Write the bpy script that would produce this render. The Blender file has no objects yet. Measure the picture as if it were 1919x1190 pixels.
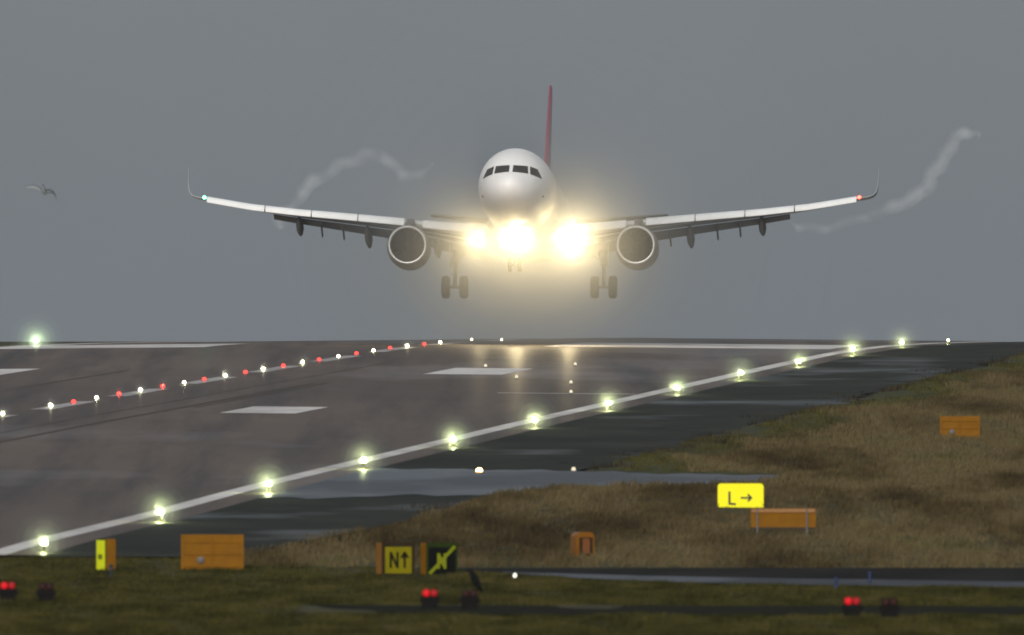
import bpy, bmesh, math, random
import numpy as np
from mathutils import Vector, Matrix

random.seed(7)
rng = np.random.default_rng(11)
S = bpy.context.scene
COL = S.collection
RAD = math.radians

# ------------------------------------------------------------------ camera
F = 65000.0            # focal length in photograph pixels (1919 wide)
VH = 655.0             # eye level row in the photograph
CU, CV = 959.5, 595.0
CAMZ = 7.1
cam_d = bpy.data.cameras.new('camera')
cam = bpy.data.objects.new('camera', cam_d)
COL.objects.link(cam)
cam.location = (0, 0, CAMZ)
cam.rotation_euler = (math.pi / 2 + math.atan((VH - CV) / F), 0, 0)
cam_d.sensor_width = 36.0
cam_d.lens = 36.0 * F / 1919.0
cam_d.clip_start = 1.0
cam_d.clip_end = 20000.0
cam_d.dof.use_dof = True
cam_d.dof.focus_distance = 1760.0
cam_d.dof.aperture_fstop = 5.0
S.camera = cam

# ------------------------------------------------------------------ sky and sun (overcast dusk)
SUN_EL, SUN_AZ = 20.0, 190.0          # behind the camera, a little to its left
w = bpy.data.worlds.new('World'); S.world = w; w.use_nodes = True
nt = w.node_tree; nt.nodes.clear()
out = nt.nodes.new('ShaderNodeOutputWorld')
bg = nt.nodes.new('ShaderNodeBackground'); bg.inputs['Strength'].default_value = 0.1
sky = nt.nodes.new('ShaderNodeTexSky'); sky.sky_type = 'NISHITA'; sky.sun_disc = False
sky.sun_elevation = RAD(SUN_EL); sky.sun_rotation = RAD(SUN_AZ)
tc = nt.nodes.new('ShaderNodeTexCoord')
sep = nt.nodes.new('ShaderNodeSeparateXYZ')
nt.links.new(tc.outputs['Generated'], sep.inputs[0])
ramp = nt.nodes.new('ShaderNodeMapRange')          # overcast: zenith about three times the horizon
ramp.inputs['From Min'].default_value = 0.0; ramp.inputs['From Max'].default_value = 1.0
ramp.inputs['To Min'].default_value = 1.0; ramp.inputs['To Max'].default_value = 2.6
nt.links.new(sep.outputs['Z'], ramp.inputs['Value'])
noi = nt.nodes.new('ShaderNodeTexNoise'); noi.inputs['Scale'].default_value = 60.0; noi.inputs['Detail'].default_value = 3.0
nt.links.new(tc.outputs['Generated'], noi.inputs['Vector'])
nmap = nt.nodes.new('ShaderNodeMapRange'); nmap.inputs['To Min'].default_value = 0.94; nmap.inputs['To Max'].default_value = 1.06
nt.links.new(noi.outputs['Fac'], nmap.inputs['Value'])
mul = nt.nodes.new('ShaderNodeMath'); mul.operation = 'MULTIPLY'
nt.links.new(ramp.outputs[0], mul.inputs[0]); nt.links.new(nmap.outputs[0], mul.inputs[1])
cloud = nt.nodes.new('ShaderNodeVectorMath'); cloud.operation = 'SCALE'
cloud.inputs[0].default_value = (1.72, 1.94, 2.21)
nt.links.new(mul.outputs[0], cloud.inputs['Scale'])
mixc = nt.nodes.new('ShaderNodeMixRGB'); mixc.inputs['Fac'].default_value = 0.93
nt.links.new(sky.outputs[0], mixc.inputs[1]); nt.links.new(cloud.outputs[0], mixc.inputs[2])
nt.links.new(mixc.outputs[0], bg.inputs['Color']); nt.links.new(bg.outputs[0], out.inputs[0])

sun_d = bpy.data.lights.new('sun', 'SUN'); sun_d.energy = 3.2; sun_d.angle = RAD(35); sun_d.color = (1.0, 0.96, 0.9)
sun = bpy.data.objects.new('sun', sun_d); COL.objects.link(sun)
_az = RAD(SUN_AZ)
_dir = Vector((math.sin(_az) * math.cos(RAD(SUN_EL)), math.cos(_az) * math.cos(RAD(SUN_EL)), math.sin(RAD(SUN_EL))))
sun.rotation_euler = _dir.to_track_quat('Z', 'Y').to_euler()

S.view_settings.view_transform = 'Standard'; S.view_settings.look = 'None'
S.view_settings.exposure = 0.0; S.view_settings.gamma = 1.0
S.render.engine = 'CYCLES'
S.cycles.volume_bounces = 0
S.cycles.max_bounces = 6
S.cycles.transparent_max_bounces = 96
S.cycles.filter_width = 1.8
S.cycles.use_denoising = True

# ------------------------------------------------------------------ materials
def N(t, kind): return t.nodes.new(kind)

def mat(name, col, rough=0.6, metal=0.0, var=0.15, scale=6.0, stretch=(1, 1, 1), emit=None, estr=0.0, spec=0.5,
        col2=None, rough2=None, coat=0.0):
    """Principled material whose colour wanders by a noise in object space."""
    m = bpy.data.materials.new(name); m.use_nodes = True
    t = m.node_tree; b = t.nodes['Principled BSDF']
    b.inputs['Metallic'].default_value = metal; b.inputs['Roughness'].default_value = rough
    b.inputs['Specular IOR Level'].default_value = spec
    if coat: b.inputs['Coat Weight'].default_value = coat
    c = N(t, 'ShaderNodeTexCoord'); mp = N(t, 'ShaderNodeMapping'); mp.inputs['Scale'].default_value = stretch
    n = N(t, 'ShaderNodeTexNoise'); n.inputs['Scale'].default_value = scale; n.inputs['Detail'].default_value = 5
    t.links.new(c.outputs['Object'], mp.inputs[0]); t.links.new(mp.outputs[0], n.inputs['Vector'])
    r = N(t, 'ShaderNodeValToRGB'); r.color_ramp.elements[0].position = 0.35; r.color_ramp.elements[1].position = 0.65
    c2 = col2 if col2 else tuple(x * (1 - 2 * var) for x in col)
    r.color_ramp.elements[0].color = (*c2, 1); r.color_ramp.elements[1].color = (*col, 1)
    t.links.new(n.outputs['Fac'], r.inputs[0]); t.links.new(r.outputs[0], b.inputs['Base Color'])
    if rough2 is not None:
        q = N(t, 'ShaderNodeMapRange'); q.inputs['From Min'].default_value = .35; q.inputs['From Max'].default_value = .65
        q.inputs['To Min'].default_value = rough2; q.inputs['To Max'].default_value = rough
        t.links.new(n.outputs['Fac'], q.inputs['Value']); t.links.new(q.outputs[0], b.inputs['Roughness'])
    if emit:
        b.inputs['Emission Color'].default_value = (*emit, 1); b.inputs['Emission Strength'].default_value = estr
    return m

def ground_mat(name, cols, scales, stretch, rough, spec, rough_wet=None, wet_scale=None, wet_stretch=None, wet_at=0.55, bump=0.0):
    """Two layered noises over world position choose between three colours; an optional third noise lays wet patches."""
    m = bpy.data.materials.new(name); m.use_nodes = True
    t = m.node_tree; b = t.nodes['Principled BSDF']
    b.inputs['Specular IOR Level'].default_value = spec; b.inputs['Roughness'].default_value = rough
    g = N(t, 'ShaderNodeNewGeometry')
    fac = []
    for sc, st in zip(scales, stretch):
        mp = N(t, 'ShaderNodeMapping'); mp.inputs['Scale'].default_value = st; mp.inputs['Rotation'].default_value = (0, 0, 0.053)
        n = N(t, 'ShaderNodeTexNoise'); n.inputs['Scale'].default_value = sc; n.inputs['Detail'].default_value = 6; n.inputs['Roughness'].default_value = .62
        t.links.new(g.outputs['Position'], mp.inputs[0]); t.links.new(mp.outputs[0], n.inputs['Vector'])
        fac.append(n.outputs['Fac'])
    r1 = N(t, 'ShaderNodeValToRGB'); r1.color_ramp.elements[0].position = .36; r1.color_ramp.elements[1].position = .64
    r1.color_ramp.elements[0].color = (*cols[0], 1); r1.color_ramp.elements[1].color = (*cols[1], 1)
    t.links.new(fac[0], r1.inputs[0])
    mr = N(t, 'ShaderNodeMapRange'); mr.inputs['From Min'].default_value = .45; mr.inputs['From Max'].default_value = .68
    t.links.new(fac[1], mr.inputs['Value'])
    mx = N(t, 'ShaderNodeMixRGB'); mx.inputs[2].default_value = (*cols[2], 1)
    t.links.new(mr.outputs[0], mx.inputs[0]); t.links.new(r1.outputs[0], mx.inputs[1])
    t.links.new(mx.outputs[0], b.inputs['Base Color'])
    if rough_wet is not None:
        mp = N(t, 'ShaderNodeMapping'); mp.inputs['Scale'].default_value = wet_stretch
        n = N(t, 'ShaderNodeTexNoise'); n.inputs['Scale'].default_value = wet_scale; n.inputs['Detail'].default_value = 4
        t.links.new(g.outputs['Position'], mp.inputs[0]); t.links.new(mp.outputs[0], n.inputs['Vector'])
        q = N(t, 'ShaderNodeMapRange'); q.inputs['From Min'].default_value = wet_at - .06; q.inputs['From Max'].default_value = wet_at + .08
        q.inputs['To Min'].default_value = rough; q.inputs['To Max'].default_value = rough_wet
        t.links.new(n.outputs['Fac'], q.inputs['Value']); t.links.new(q.outputs[0], b.inputs['Roughness'])
        q2 = N(t, 'ShaderNodeMapRange'); q2.inputs['From Min'].default_value = wet_at - .06; q2.inputs['From Max'].default_value = wet_at + .08
        q2.inputs['To Min'].default_value = spec; q2.inputs['To Max'].default_value = .5
        t.links.new(n.outputs['Fac'], q2.inputs['Value']); t.links.new(q2.outputs[0], b.inputs['Specular IOR Level'])
    return m

def emit_mat(name, col, strength):
    m = bpy.data.materials.new(name); m.use_nodes = True
    t = m.node_tree; b = t.nodes['Principled BSDF']
    b.inputs['Base Color'].default_value = (*[min(1, c) * .08 for c in col], 1); b.inputs['Specular IOR Level'].default_value = .2
    b.inputs['Emission Color'].default_value = (*col, 1); b.inputs['Emission Strength'].default_value = strength
    return m

# ------------------------------------------------------------------ object helpers
def link(name, me, m=None, parent=None):
    o = bpy.data.objects.new(name, me); COL.objects.link(o)
    if m is not None:
        for q in (m if isinstance(m, (list, tuple)) else [m]): me.materials.append(q)
    if parent is not None: o.parent = parent
    return o

def obj(name, bm, m, parent=None, smooth=False):
    bmesh.ops.recalc_face_normals(bm, faces=bm.faces[:])
    me = bpy.data.meshes.new(name); bm.to_mesh(me); bm.free()
    if smooth:
        for p in me.polygons: p.use_smooth = True
        try: me.set_sharp_from_angle(angle=RAD(38))
        except Exception: pass
    return link(name, me, m, parent)

def tag(o, label=None, cat=None, group=None, kind=None):
    if label: o['label'] = label
    if cat: o['category'] = cat
    if group: o['group'] = group
    if kind: o['kind'] = kind
    return o

def thing(name, label, cat, loc=(0, 0, 0), rotz=0.0, group=None):
    o = bpy.data.objects.new(name, None); COL.objects.link(o)
    o.location = loc; o.rotation_euler = (0, 0, rotz); o.empty_display_size = .3
    return tag(o, label, cat, group)

def copy_tree(o, parent=None):
    c = o.copy(); COL.objects.link(c)
    if parent is not None: c.parent = parent
    for ch in o.children: copy_tree(ch, c)
    return c

def box(bm, c, s, rot=None, bev=0.0):
    r = bmesh.ops.create_cube(bm, size=1.0); vs = r['verts']
    bmesh.ops.scale(bm, vec=s, verts=vs)
    if bev:
        es = list({e for v in vs for e in v.link_edges})
        q = bmesh.ops.bevel(bm, geom=es, offset=bev, segments=2, affect='EDGES', profile=.5)
        vs = list({v for f in q['faces'] for v in f.verts} | {v for v in vs if v.is_valid})
    if rot is not None: bmesh.ops.rotate(bm, cent=(0, 0, 0), matrix=rot, verts=vs)
    bmesh.ops.translate(bm, vec=c, verts=vs)
    return vs

def loft(bm, rings, cap=True, closed=True):
    vr = [[bm.verts.new(p) for p in r] for r in rings]
    n = len(rings[0])
    for a, b in zip(vr[:-1], vr[1:]):
        for i in range(n if closed else n - 1):
            j = (i + 1) % n
            try: bm.faces.new((a[i], a[j], b[j], b[i]))
            except ValueError: pass
    if cap and closed:
        bm.faces.new(vr[0][::-1]); bm.faces.new(vr[-1])
    return vr

def tube(bm, pts, radii, n=10):
    pts = [Vector(p) for p in pts]
    if not isinstance(radii, (list, tuple)): radii = [radii] * len(pts)
    rings = []
    for i, p in enumerate(pts):
        d = (pts[min(i + 1, len(pts) - 1)] - pts[max(i - 1, 0)]).normalized()
        up = Vector((0, 0, 1)) if abs(d.z) < .9 else Vector((1, 0, 0))
        a = d.cross(up).normalized(); b = a.cross(d)
        rings.append([p + (a * math.cos(k * 2 * math.pi / n) + b * math.sin(k * 2 * math.pi / n)) * radii[i] for k in range(n)])
    loft(bm, rings)

def lathe(bm, prof, axis='Z', n=24, c=(0, 0, 0), cap=True):
    """prof = [(radius, height)] turned round an axis through c."""
    rings = []
    for r, h in prof:
        ring = []
        for k in range(n):
            a = 2 * math.pi * k / n; p, q = r * math.cos(a), r * math.sin(a)
            v = (p, q, h) if axis == 'Z' else ((p, h, q) if axis == 'Y' else (h, p, q))
            ring.append(Vector(v) + Vector(c))
        rings.append(ring)
    loft(bm, rings, cap)

def prism(bm, poly, y0, y1):
    """poly in the x-z plane pushed from y0 to y1."""
    loft(bm, [[(x, y0, z) for x, z in poly], [(x, y1, z) for x, z in poly]])

MIST = []      # (centre, radius, density): scattering puffs added close round the lamps for halos
def light(name, kind, energy, col, loc, parent, radius=.05, cone=50, aim=None):
    d = bpy.data.lights.new(name, kind); d.energy = energy; d.color = col; d.shadow_soft_size = radius
    if kind == 'SPOT':
        d.spot_size = RAD(cone); d.spot_blend = 1.0
    o = bpy.data.objects.new(name, d); COL.objects.link(o); o.location = loc
    if aim is not None: o.rotation_euler = Vector(aim).to_track_quat('-Z', 'Y').to_euler()
    if parent is not None: o.parent = parent
    return o

# ------------------------------------------------------------------ terrain: s = metres right of the runway edge line, t = metres along it
SL = 0.0532
def x_edge(Y): return -15.34 + SL * (Y - 1138.0)
CS = 1 / math.sqrt(1 + SL * SL)
def st_to_xy(s, t):
    # t measured as Y + lateral*SL, s = lateral * CS
    lat = s / CS
    # X = x_edge(Y)+lat ; t = Y + lat*SL
    Y = t - lat * SL
    return x_edge(Y) + lat, Y
def xy_to_st(X, Y):
    lat = X - x_edge(Y)
    return lat * CS, Y + lat * SL

_vt = [(1138, 1018), (1198, 966), (1258, 913), (1318, 870), (1378, 831), (1438, 795), (1498, 764), (1558, 735), (1618, 708.5),
       (1678, 684), (1738, 662), (1798, 649), (1858, 643.5), (1920, 641), (1990, 640)]
_pt = [0, 1085, 1110] + [a for a, b in _vt] + [2080, 2200, 2600, 3400, 9000]
_pz = [0, 0, .3] + [CAMZ - (b - VH) * a / F for a, b in _vt] + [7.3, 5.6, -1.5, -15, -15]
KN = np.arange(0, 5205, 5.0)                       # every sheet breaks at these rows, so sheets never cut one another
KZ = np.interp(KN, _pt, _pz)
KZ = np.convolve(np.pad(KZ, 3, mode='edge'), np.array([1, 2, 3, 4, 3, 2, 1]) / 16., mode='valid')
def camber(s):
    return .22 * np.clip(1 - np.abs(s + 22.5) / 22.5, 0, 1)
def lift(s, t):
    """the verge right of the runway stands a little higher at the crest"""
    return .27 * np.clip((np.asarray(s) - 2) / 10., 0, 1) * np.clip((np.asarray(t) - 1680) / 150., 0, 1)
def z0(s, t): return np.interp(t, KN, KZ) + camber(np.asarray(s)) + lift(s, t)

_ph = rng.uniform(0, 6.28, (24,)); _fr = rng.uniform(.25, 2.2, (24,)); _an = rng.uniform(0, 6.28, (24,))
def bumps(X, Y):
    v = 0
    for p, f, a in zip(_ph, _fr, _an):
        k = f * .9
        v = v + np.sin((X * math.cos(a) + Y * .12 * math.sin(a)) * k + p) / (.6 + f)
    return v / 10.0
def in_exit(s, t):
    lo = np.interp(s, [-1, 9, 13, 18, 40], [1228, 1240, 1256, 1268, 1276]); hi = np.interp(s, [-1, 9, 13, 18, 40], [1310, 1302, 1294, 1290, 1288])
    return (t > lo) & (t < hi) & (s > -1) & (s < 18)
def taxi_near(X): return 1081 - (X + 5) * 1.9       # near edge of the crossing taxiway
def ground_z(X, Y):
    s, t = xy_to_st(X, Y)
    z = z0(s, t)
    grassy = np.clip((s - 8.5) / 3., 0, 1) * np.clip((t - 1090) / 25., 0, 1)
    fore = np.clip((1030 - Y) / 20., 0, 1)
    b = bumps(X, Y)
    z = z + grassy * (b * .22 + .05) + fore * b * .1
    # a low swell that hides most of the side taxiway from the camera
    z = z + .38 * np.clip((s - 8) / 9, 0, 1) * np.exp(-((t - 1215) / 26.) ** 2)
    z = z - .34 * in_exit(s, t) * np.clip((s - 6) / 3, 0, 1)
    paved = ((s > -48) & (s < 9.4) & (t > 1116)) | in_exit(s, t)
    z = np.where(paved, z0(s, t) - .1, z)
    strip = ((Y > taxi_near(X) + np.interp(X, [-5.4, -.3, 6], [21, 19, -14])) & (Y < 1101 - .02 * X) & (X > -8.5))
    z = np.where(strip & ~paved, z0(s, t) - .05, z)
    return z
def at(u, Y, v): return Vector(((u - CU) * Y / F, Y, CAMZ - (v - VH) * Y / F))
def ground_at(u, v):
    """where the sight line through a photograph pixel first meets the ground"""
    Ys = np.arange(800, 2000, .5); X = (u - CU) * Ys / F; zr = CAMZ - (v - VH) * Ys / F
    s, t = xy_to_st(X, Ys); hit = np.nonzero(zr <= z0(s, t))[0]
    Y = Ys[hit[0]] if len(hit) else 1850.0
    X = (u - CU) * Y / F
    return Vector((float(X), float(Y), float(z0(*xy_to_st(X, Y)))))

# ground sheet
m_soil = ground_mat('turf soil', [(.035, .03, .013), (.07, .058, .026), (.045, .05, .016)], (.35, .12), ((1, .12, 1), (1, .1, 1)), .95, .1)
xs = np.concatenate([[-2500, -900, -300, -120, -70], np.arange(-52, 60, .7), [75, 130, 320, 900, 2500]])
ys = np.concatenate([[-60, 200, 500, 700], np.arange(820, 2100, 4.0), [2150, 2300, 2600, 3000, 3400, 5000]])
GX, GY = np.meshgrid(xs, ys); GZ = ground_z(GX, GY)
nx, ny = len(xs), len(ys)
idx = np.arange(nx * ny).reshape(ny, nx)
quads = np.stack([idx[:-1, :-1], idx[:-1, 1:], idx[1:, 1:], idx[1:, :-1]], -1).reshape(-1, 4)
me = bpy.data.meshes.new('ground')
me.from_pydata(np.stack([GX, GY, GZ], -1).reshape(-1, 3).tolist(), [], quads.tolist())
tag(link('ground', me, m_soil), kind='structure')

def sheet(name, m, srange, trange, dz, edge=None, parent=None):
    """a thin sheet of paving or paint on the runway surface; edge(t) may bend the two sides"""
    s0, s1 = srange; t0, t1 = trange
    ts = sorted({t0, t1} | {k for k in KN.tolist() if t0 < k < t1})
    bs = sorted({s0, s1} | {k for k in (-45.0, -22.5, 0.0, 2.0, 12.0) if s0 < k < s1})
    bm = bmesh.new(); rows = []
    for t in ts:
        row = []
        lo, hi = (edge(t) if edge else (s0, s1))
        ss = bs if edge is None else [lo] + [k for k in np.linspace(lo, hi, 6)[1:-1]] + [hi]
        for s in ss:
            X, Y = st_to_xy(s, t); row.append(bm.verts.new((X, Y, float(z0(s, t)) + dz)))
        rows.append(row)
    for a, b in zip(rows[:-1], rows[1:]):
        for i in range(len(a) - 1): bm.faces.new((a[i], a[i + 1], b[i + 1], b[i]))
    return obj(name, bm, m, parent)

m_asph = ground_mat('worn asphalt', [(.068, .046, .031), (.122, .082, .056), (.040, .028, .020)], (.05, .45),
                    ((1, .15, 1), (1, .014, 1)), .70, .10, .56, .06, (1, .16, 1), .60)
m_shoul = ground_mat('wet dark shoulder', [(0.0221, 0.0225, 0.0171), (0.0394, 0.0375, 0.0285), (0.0173, 0.0195, 0.0128)], (.2, .3),
                     ((1, .25, 1), (1, .2, 1)), .85, .05, .5, .11, (1, .33, 1), .6)
m_exit = ground_mat('wet asphalt', [(0.0408, 0.0408, 0.0422), (0.0578, 0.0565, 0.0578), (0.0340, 0.0340, 0.0354)], (.15, .3),
                    ((1, .2, 1), (1, .2, 1)), .55, .3, .4, .12, (1, .2, 1), .5)
m_line = ground_mat('worn white paint', [(.54, .49, .45), (.66, .61, .56), (.36, .32, .28)], (.5, .25), ((1, .3, 1), (1, .2, 1)), .55, .4)
m_faint = ground_mat('scuffed white paint', [(.30, .27, .25), (.40, .37, .34), (.2, .17, .15)], (.5, .3), ((1, .3, 1), (1, .15, 1)), .6, .35)
_b = m_asph.node_tree.nodes['Principled BSDF']; _b.inputs['Coat Weight'].default_value = .16; _b.inputs['Coat Roughness'].default_value = .27; _b.inputs['Coat IOR'].default_value = 1.33
tag(sheet('runway', m_asph, (-47.5, 1.2), (1120, 2300), 0), kind='structure')
rng2 = random.Random(3)
jag = {}
def ragged(t):
    k = round(t / 5); jag.setdefault(k, rng2.uniform(-.7, .9)); return (1.2, min(9.6 + jag[k], 7.6 + (t - 1118) / 40))
tag(sheet('runway_shoulder', m_shoul, (1.2, 9.6), (1118, 2300), -.004, ragged), kind='structure')
# paint
tag(sheet('runway_edge_line', m_line, (-.85, -.05), (1120, 2200), .008), kind='structure')
tag(sheet('runway_edge_line', m_line, (-46.0, -45.0), (1400, 2200), .008), kind='structure')
for a in (1472,):
    pass
for (s_0, s_1, ta, tb) in ((-14.5, -11.3, 1466, 1490), (-14.6, -10.9, 1622, 1650), (-37.8, -34.4, 1622, 1650),
                           (-16.6, -2.0, 1768, 1808), (-45.0, -34.2, 1772, 1812)):
    tag(sheet('touchdown_marking', m_line, (s_0, s_1), (ta, tb), .008), kind='structure')
for k in range(14):
    t = 1372 + k * 50
    tag(sheet('centreline_marking', m_faint, (-22.95, -22.05), (t, t + 30), .008), kind='structure')
m_rub = ground_mat('rubber streaks', [(.042, .030, .022), (.085, .059, .041), (.05, .036, .026)], (.05, .3), ((1, .05, 1), (1, .02, 1)), .72, .1)
rr_ = random.Random(9)
for c_ in (-27.2, -17.8):
    for q in range(3):
        s_ = c_ + rr_.uniform(-2.4, 2.4); w_ = rr_.uniform(.12, .4); ta = rr_.uniform(1180, 1600); tag(sheet('tyre_mark', m_rub, (s_, s_ + w_), (ta, ta + rr_.uniform(60, 300)), .004), kind='structure')
tag(sheet('pavement_joint_line', m_faint, (-7.2, -1.0), (1548, 1550), .006), kind='structure')

# side taxiway leaving the runway
bm = bmesh.new(); rows = []
for s in np.linspace(1.2, 17.5, 44):
    s = float(s)
    lo = float(np.interp(s, [-1, 9, 13, 18, 40], [1230, 1242, 1258, 1270, 1278])); hi = float(np.interp(s, [-1, 9, 13, 18, 40], [1308, 1300, 1292, 1288, 1286]))
    lo += 2.2 * math.sin(s * 1.3) + 1.4 * math.sin(s * 3.1 + 1); hi += 1.4 * math.sin(s * 1.9) + .9 * math.sin(s * 4.3)
    ts = [lo + (hi - lo) * i / 14 for i in range(15)]
    row = []
    for t in ts:
        X, Y = st_to_xy(s, t); row.append(bm.verts.new((X, Y, float(z0(s, t)) + .012)))
    rows.append(row)
for a, b in zip(rows[:-1], rows[1:]):
    for i in range(len(a) - 1): bm.faces.new((a[i], b[i], b[i + 1], a[i + 1]))
tag(obj('side_taxiway', bm, m_exit), kind='structure')

# crossing taxiway in the foreground: dark asphalt with a pale wet concrete edge
def flat_strip(name, m, x0, x1, near, far, dz, n=24):
    bm = bmesh.new(); prev = None
    for i in range(n + 1):
        X = x0 + (x1 - x0) * i / n; ya, yb = near(X), far(X); row = []
        for k in range(7):
            Y = ya + (yb - ya) * k / 6; s, t = xy_to_st(X, Y); row.append(bm.verts.new((X, Y, float(z0(s, t)) + dz)))
        if prev:
            for k in range(6): bm.faces.new((prev[k], row[k], row[k + 1], prev[k + 1]))
        prev = row
    return tag(obj(name, bm, m), kind='structure')
m_taxi = ground_mat('dark taxiway asphalt', [(0.0165, 0.0142, 0.0128), (0.0285, 0.0248, 0.0232), (0.0165, 0.0180, 0.0120)], (.2, .3), ((1, .2, 1), (1, .2, 1)), .95, .01)
m_conc = ground_mat('wet concrete edge', [(0.0347, 0.0347, 0.0387), (0.0496, 0.0496, 0.0570), (0.0273, 0.0273, 0.0273)], (.3, .4), ((1, .15, 1), (1, .2, 1)), .75, .2, .55, .2, (1, .1, 1), .55)
flat_strip('taxiway', m_taxi, -5.2, 60, lambda X: taxi_near(X) + 20, lambda X: 1099 - .02 * X, .0)
flat_strip('taxiway_edge', m_conc, -.3, 60, lambda X: taxi_near(X) + float(np.interp(X, [-.3, 6], [18, -7])), lambda X: taxi_near(X) + 20, .0)
m_band = ground_mat('near black soil band', [(.010, .009, .005), (.018, .015, .008), (.014, .016, .006)], (.3, .4), ((1, .1, 1), (1, .2, 1)), .95, .02)  # flat near-black band laid across the foreground grass
flat_strip('dark_band', m_band, -6, 60, lambda X: 926 - .25 * X, lambda X: 960 - .25 * X, .02)

# ------------------------------------------------------------------ grass (stuff)
def grass_mat(name, stops, scale, stretch, sat=.35):
    m = bpy.data.materials.new(name); m.use_nodes = True
    t = m.node_tree; b = t.nodes['Principled BSDF']; b.inputs['Roughness'].default_value = .85; b.inputs['Specular IOR Level'].default_value = .08
    g = N(t, 'ShaderNodeNewGeometry'); mp = N(t, 'ShaderNodeMapping'); mp.inputs['Scale'].default_value = stretch
    mp.inputs['Rotation'].default_value = (0, 0, .03)
    n = N(t, 'ShaderNodeTexNoise'); n.inputs['Scale'].default_value = scale; n.inputs['Detail'].default_value = 5; n.inputs['Roughness'].default_value = .6
    t.links.new(g.outputs['Position'], mp.inputs[0]); t.links.new(mp.outputs[0], n.inputs['Vector'])
    a = N(t, 'ShaderNodeAttribute'); a.attribute_name = 'tint'
    ad = N(t, 'ShaderNodeMath'); ad.operation = 'MULTIPLY_ADD'; ad.inputs[1].default_value = sat
    t.links.new(a.outputs['Fac'], ad.inputs[0]); t.links.new(n.outputs['Fac'], ad.inputs[2])
    r = N(t, 'ShaderNodeValToRGB')
    while len(r.color_ramp.elements) < len(stops): r.color_ramp.elements.new(.5)
    for e, (p, c) in zip(r.color_ramp.elements, stops): e.position = p; e.color = (*c, 1)
    t.links.new(ad.outputs[0], r.inputs[0]); t.links.new(r.outputs[0], b.inputs['Base Color'])
    b.inputs['Subsurface Weight'].default_value = 0.0
    return m

def grass(name, m, X, Y, hmin, hmax, blades, width, spread, label=None):
    n = len(X)
    th = rng.uniform(hmin, hmax, n) * (1 + .35 * np.sin(X * 1.7 + Y * .05) * np.sin(X * .6 - Y * .021))
    tint = rng.uniform(-.5, .5, n)
    bx = np.repeat(X, blades) + rng.normal(0, spread, n * blades); by = np.repeat(Y, blades) + rng.normal(0, spread, n * blades)
    bh = np.repeat(th, blades) * rng.uniform(.45, 1.1, n * blades); bt = np.repeat(tint, blades) + rng.uniform(-.3, .3, n * blades)
    bz = ground_z(bx, by) - .03
    ang = rng.uniform(-1.0, 1.0, n * blades); wd = width * rng.uniform(.6, 1.4, n * blades)
    wx, wy = np.cos(ang) * wd, np.sin(ang) * wd
    lean = rng.normal(.12, .32, n * blades) * bh; ly = rng.normal(0, .25, n * blades) * bh
    V = np.empty((n * blades, 5, 3), np.float32)
    V[:, 0] = np.stack([bx - wx, by - wy, bz], -1); V[:, 1] = np.stack([bx + wx, by + wy, bz], -1)
    V[:, 2] = np.stack([bx + wx * .8 + lean * .4, by + wy * .8 + ly * .4, bz + bh * .55], -1)
    V[:, 3] = np.stack([bx - wx * .8 + lean * .4, by - wy * .8 + ly * .4, bz + bh * .55], -1)
    V[:, 4] = np.stack([bx + lean, by + ly, bz + bh], -1)
    nb = n * blades
    me = bpy.data.meshes.new(name)
    me.vertices.add(nb * 5); me.vertices.foreach_set('co', V.reshape(-1))
    base = (np.arange(nb) * 5)[:, None]
    loops = np.concatenate([base + np.array([0, 1, 2, 3]), base + np.array([3, 2, 4])], 1).astype(np.int32).reshape(-1)
    me.loops.add(len(loops)); me.loops.foreach_set('vertex_index', loops)
    tot = np.tile(np.array([4, 3], np.int32), nb); start = np.concatenate([[0], np.cumsum(tot)[:-1]]).astype(np.int32)
    me.polygons.add(nb * 2); me.polygons.foreach_set('loop_start', start); me.polygons.foreach_set('loop_total', tot)
    at_ = me.attributes.new('tint', 'FLOAT', 'POINT'); at_.data.foreach_set('value', np.repeat(bt, 5).astype(np.float32))
    me.update(calc_edges=True); me.validate()
    o = link(name, me, m); tag(o, label, kind='stuff')
    return o

m_straw = grass_mat('dry winter grass', [(.30, (0.0215, 0.0147, 0.0054)), (.42, (0.0495, 0.0351, 0.0133)), (.52, (0.0817, 0.0600, 0.0259)), (.60, (0.1160, 0.0878, 0.0412)), (.74, (0.0472, 0.0462, 0.0127))], .42, (.5, .03, 1), .13)
m_green = grass_mat('dark mown grass', [(.30, (0.0134, 0.0124, 0.0018)), (.46, (0.0278, 0.0269, 0.0039)), (.58, (0.0436, 0.0422, 0.0067)), (.72, (0.0667, 0.0513, 0.0165))], .5, (1, .06, 1))
m_verge = grass_mat('greener verge grass', [(.3, (0.0253, 0.0228, 0.0057)), (.5, (0.0539, 0.0475, 0.0114)), (.7, (0.0697, 0.0634, 0.0178))], .5, (1, .05, 1))
m_dark = grass_mat('dark heathery growth', [(.3, (0.0128, 0.0104, 0.0064)), (.5, (0.0240, 0.0192, 0.0112)), (.7, (0.0480, 0.0320, 0.0192))], .8, (1, .05, 1))

def scatter(n, Y0, Y1, marg=5.0):
    Y = rng.uniform(Y0, Y1, n); half = 965 / F * Y + marg; X = rng.uniform(-1, 1, n) * half
    return X, Y
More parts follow.
